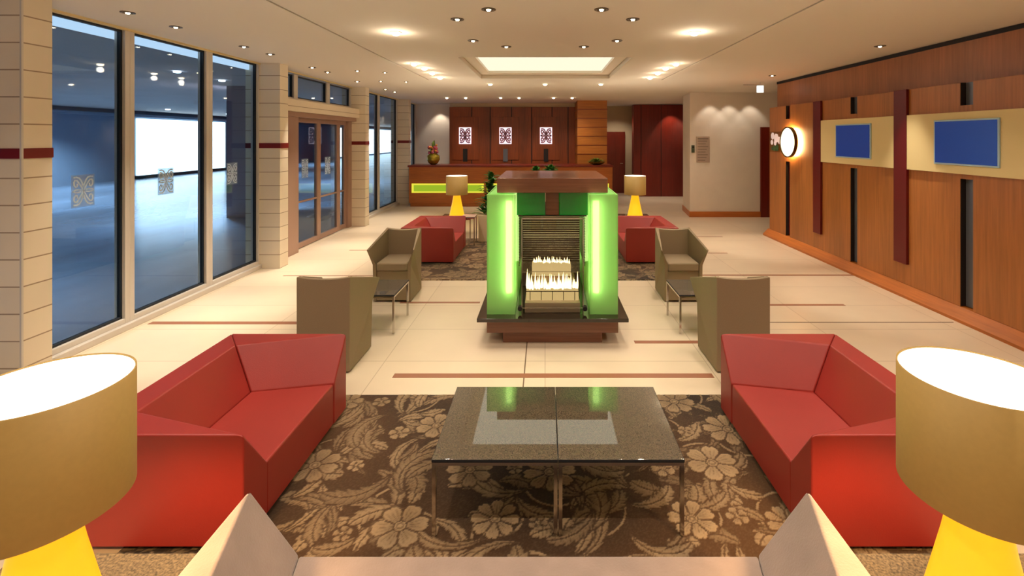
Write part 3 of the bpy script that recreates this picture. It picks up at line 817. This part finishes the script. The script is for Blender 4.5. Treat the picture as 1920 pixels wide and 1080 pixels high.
# ------------------------------------------------------------------ reception
r = thing('reception_counter', 'long wood reception counter with glowing yellow-green strip', 'counter', (0, 13.15, 0))
xa, xb = -3.74, 1.85
MB().box(xa, xb, .03, .75, .10, 1.09).build('counter_body', M['wood_h'], r, bevel=.004)
MB().box(xa-.02, xb+.02, -.03, .8, 1.09, 1.14).build('counter_top', M['wood_door'], r, bevel=.004)
MB().box(xa+.03, xb-.03, .07, .7, 0, .10).build('plinth', M['wood_h'], r)
MB().box(xa+.01, xb, .015, .03, .7, 1.09).build('upper_panel', M['wood_h'], r)
for a, b in ((-3.66, -1.68), (-1.6, .1), (.18, 1.75)):
    MB().box(a, b, .012, .03, .385, .64).build('lit_surround', M['yellowlit'], r)
    MB().box(a+.06, b-.06, .006, .012, .425, .60).build('lit_strip', M['greenlit'], r)

def leaves(mb, base, n, length, spread, rr, up=.6, width=.03):
    for i in range(n):
        a = rr.uniform(0, 2*PI); el = rr.uniform(.15, 1.35)*up+.15; L_ = length*rr.uniform(.55, 1)
        d = Vector((math.cos(a)*math.cos(el)*spread, math.sin(a)*math.cos(el)*spread, math.sin(el)))
        s = Vector((-math.sin(a), math.cos(a), 0)); p = Vector(base)+Vector((rr.uniform(-.02, .02), rr.uniform(-.02, .02), rr.uniform(0, .06)))
        pts = []
        for t_ in (0, .35, .7, 1):
            c = p+d*L_*t_+Vector((0, 0, -.35*L_*t_*t_)); w = width*(.25, 1, .8, .02)[(0, .35, .7, 1).index(t_)]
            pts.append((c-s*w, c+s*w, c+Vector((0, 0, .004))))
        vs = [q for tr in pts for q in tr]
        fs = []
        for k in range(3):
            o = k*3; fs += [(o, o+2, o+5, o+3), (o+2, o+1, o+4, o+5)]
        mb.add(vs, fs)
rr = random.Random(11)
v = thing('flower_arrangement', 'round gold vase of mixed flowers on left end of reception counter', 'flower vase', (-3.13, 13.45, 1.14))
MB().lathe([(.06, 0), (.13, .05), (.18, .15), (.17, .25), (.1, .31), (.11, .33)], 28, cap=True).build('vase', M['vase'], v, smooth=True)
mb = MB(); leaves(mb, (0, 0, .3), 46, .34, .7, rr, 1.0, .03); leaves(mb, (0, 0, .42), 18, .36, .35, rr, 1.1, .025); mb.build('foliage', M['leaf2'], v)
def blob(mb, c, r):
    mb.lathe([(r*.02, c[2]-r), (r*.7, c[2]-r*.7), (r, c[2]), (r*.7, c[2]+r*.7), (r*.02, c[2]+r)], 9, c[0], c[1])
mb = MB()
for i in range(16): blob(mb, (rr.uniform(-.14, .14), rr.uniform(-.14, .05), rr.uniform(.3, .52)), rr.uniform(.03, .055))
o = mb.build('flower_heads', M['flower'], v); o['kind'] = 'stuff'
mb = MB()
for i in range(7): blob(mb, (rr.uniform(-.12, .12), rr.uniform(-.16, -.02), rr.uniform(.38, .6)), .03)
o = mb.build('orange_flower_heads', M['orange'], v); o['kind'] = 'stuff'
# tall plant in beige planter
p = thing('potted_plant', 'tall green leafy plant in a beige planter left of fireplace', 'plant', (-1.075, 8.8, zr))
MB().box(-.13, .13, -.13, .13, 0, .48).build('planter', M['pot'], p, bevel=.008)
mb = MB()
for k in range(9): leaves(mb, (rr.uniform(-.05, .06)+.01*k, rr.uniform(-.05, .05), .46+k*.08), 18, .3, .95, rr, .7, .03)
leaves(mb, (.07, 0, 1.1), 18, .26, .3, rr, 1.1, .02)
mb.build('foliage', M['leaf'], p)
MB().tube((0, 0, .46), (.09, 0, 1.2), .012).build('stem', M['leaf2'], p)
def low_plant(label, loc, r_, sc):
    p = thing('potted_plant', label, 'plant', loc)
    MB().box(-r_, r_, -r_, r_, 0, sc).build('planter', M['pot'], p, bevel=.006)
    mb = MB(); leaves(mb, (0, 0, sc-.02), 60, r_*1.9, .9, rr, .8, .04); mb.build('foliage', M['leaf'], p)
low_plant('bushy green plant peeking over centre of fireplace hood', (.10, 9.9, 0), .14, 1.2)
low_plant('smaller green plant left of the bushy one above fireplace hood', (-.19, 9.9, 0), .10, 1.19)
p = thing('leaf_bowl', 'low bowl of brownish green leaves on right end of counter', 'plant', (1.45, 13.5, 1.14))
MB().lathe([(.1, 0), (.2, .04), (.24, .08)], 24, cap=True).build('bowl', M['vase'], p)
mb = MB(); leaves(mb, (0, 0, .05), 60, .3, 1.0, rr, .5, .03); mb.build('foliage', M['leaf2'], p)

# ------------------------------------------------------------------ ceiling lights
def downlight(x, y, label, bright, group, r=.045, proto={}):
    k = (bright, r)
    if k not in proto:
        t = thing('downlight', label, 'ceiling light', (x, y, H), 0, group)
        mb = MB().lathe([(r*1.35, 0), (r*1.35, -.006), (r, -.008), (r*.8, -.001)], 24); mb.build('ring', M['ringw'] if bright else M['ring'], t)
        if bright: MB().lathe([(r*.9, -.004), (r*.9, -.02), (r*.5, -.034), (.001, -.036)], 20).build('bulb', M['bulb'], t, smooth=True)
        else:
            MB().lathe([(.001, -.004), (r*.98, -.004)], 20).build('reflector', M['black'], t)
            MB().lathe([(r*.42, -.005), (r*.3, -.014), (.001, -.016)], 14).build('bulb', M['bulb'], t, smooth=True)
        proto[k] = t; return t
    return dup(proto[k], (x, y, H), 0, label, group)
pw = ['nearest bright ceiling lamp', 'first of the four clustered bright ceiling lamps', 'second of the four clustered bright ceiling lamps', 'third of the four clustered bright ceiling lamps', 'farthest of the four clustered bright ceiling lamps']
for s, side in ((-1, 'left of the light panel'), (1, 'right of the light panel')):
    for i, (ax, y) in enumerate(((1.53, 4.92), (1.91, 7.0), (1.87, 7.44), (1.88, 8.0), (1.88, 8.6))):
        downlight(s*ax, y, pw[i]+' '+side, True, 'bright ceiling lamps')
        spot((s*ax, y, H-.05), 50 if i == 0 else 18, (s*ax, y, 0), 110, .8); point((s*ax, y, H-.09), 2.2 if i == 0 else 1.1, .04, (1, .84, .64))
near = [(-.475, 4.04, 'nearest dark ringed spotlight left of ceiling centre'), (-.8, 4.375, 'second dark ringed spotlight at left of ceiling centre'),
        (-.80, 5.34, 'dark ringed spotlight left of panel, outer one'), (-.46, 5.69, 'dark ringed spotlight closest to the left of light panel'),
        (.475, 4.04, 'nearest dark ringed spotlight right of ceiling centre'), (.8, 4.375, 'second dark ringed spotlight at right of ceiling centre'),
        (.80, 5.34, 'dark ringed spotlight right of panel, outer one'), (.46, 5.69, 'dark ringed spotlight closest to the right of light panel')]
for x, y, l in near:
    downlight(x, y, l, False, 'dark ringed spotlights'); spot((x, y, H-.03), 26, (x, y, 0), 60, .6)
wr = [(-3.6, 4.14, 'nearest'), (-3.6, 4.68, 'second'), (-3.57, 5.69, 'third'), (-3.55, 6.2, 'fourth'), (-3.58, 7.38, 'fifth'), (-3.58, 7.9, 'sixth'), (-3.6, 9.2, 'seventh'), (-3.56, 10.7, 'eighth'), (-3.54, 11.3, 'ninth')]
for x, y, l in wr:
    downlight(x, y, l+' spotlight of the ceiling row along the windows', False, 'spotlights along the windows', .04)
    spot((x, y, H-.03), 120, (x+.05, y, 0), 50, .8)
for x, y, l in ((-3.03, 7.75, 'nearest'), (-2.65, 7.94, 'inner'), (-3.14, 9.17, 'outer'), (-2.68, 9.26, 'farthest')):
    downlight(x, y, l+' spotlight of the four in front of entrance doors', False, 'spotlights by the entrance', .03); spot((x, y, H-.03), 22, (x, y, 0), 60, .5)
for x, y, l in ((3.95, 5.66, 'spotlight in ceiling in front of wood wall screens'), (3.95, 8.35, 'spotlight in ceiling near the round wall light')):
    downlight(x, y, l, False, 'spotlights along the wood wall', .045); spot((x, y, H-.03), 85, (x, y, 0), 52, .7)
spot((3.95, 2.9, H-.03), 60, (3.95, 2.9, 0), 70, .6)
for x, l in ((-1.1, 'left'), (0, 'middle'), (1.12, 'right')):
    downlight(x, 9.64, l+' bright ceiling lamp just beyond the light panel', True, 'lamps beyond the light panel', .04); spot((x, 9.64, H-.05), 34, (x, 9.64, 0), 110, .8)
for i, x in enumerate((-2.65, -2.14, -1.2, -.7, .23, .73)):
    downlight(x, 12.95, ['first', 'second', 'third', 'fourth', 'fifth', 'sixth'][i]+' lamp from the left in the ceiling row over reception', True, 'lamps over reception', .035)
    spot((x, 12.95, H-.05), 24, (x, 14.2, 0), 100, .7)
# wall washers: white block, mahogany wall, pale wall by the vase
for x in (3.95, 4.4, 4.9):
    spot((x, 11.2, H-.03), 8, (x, 11.6, 0), 80, .5)
spot((4.0, 15.1, H-.04), 30, (4.2, 15.6, .5), 80, .5); spot((3.4, 13.8, H-.04), 50, (3.3, 13.8, 0), 100, .8)
spot((-3.35, 15.1, H-.04), 16, (-3.35, 15.5, 0), 80, .5)
spot((2.4, 15.5, H-.04), 30, (2.4, 16.2, 0), 110, .8)
# added fill spots without fixtures, over and behind the camera and along the sides
for x in (-2.6, -.9, .9, 2.6):
    for y in (-.9, 1.4):
        spot((x, y, H-.05), 24 if y < 0 else 44, (x, y, 0), 125, .8)
spot((-.9, 2.9, H-.05), 36, (-.9, 2.9, 0), 110, .8); spot((.9, 2.9, H-.05), 36, (.9, 2.9, 0), 110, .8)
for x, y in ((2.9, 7.5), (2.9, 10.2), (2.9, 4.6), (-2.9, 2.6), (2.9, 2.2)):
    spot((x, y, H-.05), 34, (x, y, 0), 120, .8)

# ------------------------------------------------------------------ outside
struct('floor_outside', MB().box(-24, -4.3, -8, 78, -.14, -.03), M['road'], 'blue grey stone paving outside the windows')
struct('ceiling_outside', MB().box(-24, -4.45, -8, 78, 3.15, 3.3), M['soffit'], 'grey soffit outside the windows')
wo = struct('wall_outside', MB().box(-19.6, -19.2, -8, 78, -.03, 3.15), M['facade'], 'dark blue facade across the street')
o = MB().box(-19.18, -19.05, 22.5, 28.6, .12, 2.8).build('shopfront', M['storefront']); tag(o, 'bright white shopfront across the street seen through middle window', 'shopfront')
o = MB().box(-19.18, -19.05, 44.0, 74.0, .12, 2.8).build('shopfront', M['storefront']); tag(o, 'distant bright shopfront seen through the windows past the entrance doors', 'shopfront')
o = MB().box(-19.15, -18.95, 22.4, 28.7, -.03, .11).build('shopfront_step', M['gasket']); tag(o, 'dark step under the bright white shopfront', 'step')
MB().box(-19.2, -18.9, -2, 78, 2.86, 2.98).build('facade_ledge', M['facade'], wo)
o = MB().box(-7.7, -7.04, 11.6, 12.2, -.03, 3.15).build('outside_pillar', M['pillar']); tag(o, 'dark square pillar standing outside beyond third window', 'pillar')
MB().box(XW-.13, XW-.09, 3.8, 6.96, 2.885, H+.001).build('light_strip', M['coolstrip'], hr)
for i, (x, y) in enumerate(((-6.5, 6.1), (-6.9, 9.0), (-7.0, 10.4))):
    o = MB().lathe([(.06, 3.14), (.06, 3.12), (.001, 3.11)], 16, x, y).build('outside_downlight', M['coolbulb']); tag(o, ['nearest', 'middle', 'farthest'][i]+' small white downlight in the soffit outside', 'light', 'lights outside')
for y in (21, 23, 25, 27, 29):
    o = MB().lathe([(.09, 3.14), (.09, 3.11), (.001, 3.10)], 12, -16.5, y).build('outside_downlight', M['coolbulb']); tag(o, 'small white soffit light in the far row above the shopfront', 'light', 'far row of outside lights')
for (x, y) in ((-8, 4), (-8, 12), (-14, 14), (-14, 24), (-9, 20), (-17, 8), (-17, 18), (-16, 34)):  # unseen spots added under the soffit as fill for the outside
    spot((x, y, 3.1), 1100, (x, y, 0), 130, .8, .1, (.86, .93, 1.0), 'outside_fill_light')

w = bpy.data.worlds.new('night'); S.world = w; w.use_nodes = True
w.node_tree.nodes['Background'].inputs[0].default_value = lin((60, 90, 140)); w.node_tree.nodes['Background'].inputs[1].default_value = .3

# ------------------------------------------------------------------ camera
cd = bpy.data.cameras.new('camera'); cam = bpy.data.objects.new('camera', cd); C.objects.link(cam)
cam.location = (0, 0, 1.9); cam.rotation_euler = (PI/2, 0, 0)
cd.sensor_width = 36; cd.lens = 900/1920*36
cd.shift_x = -62/1920; cd.shift_y = -282/1920
cd.clip_start = .05; cd.clip_end = 200
S.camera = cam
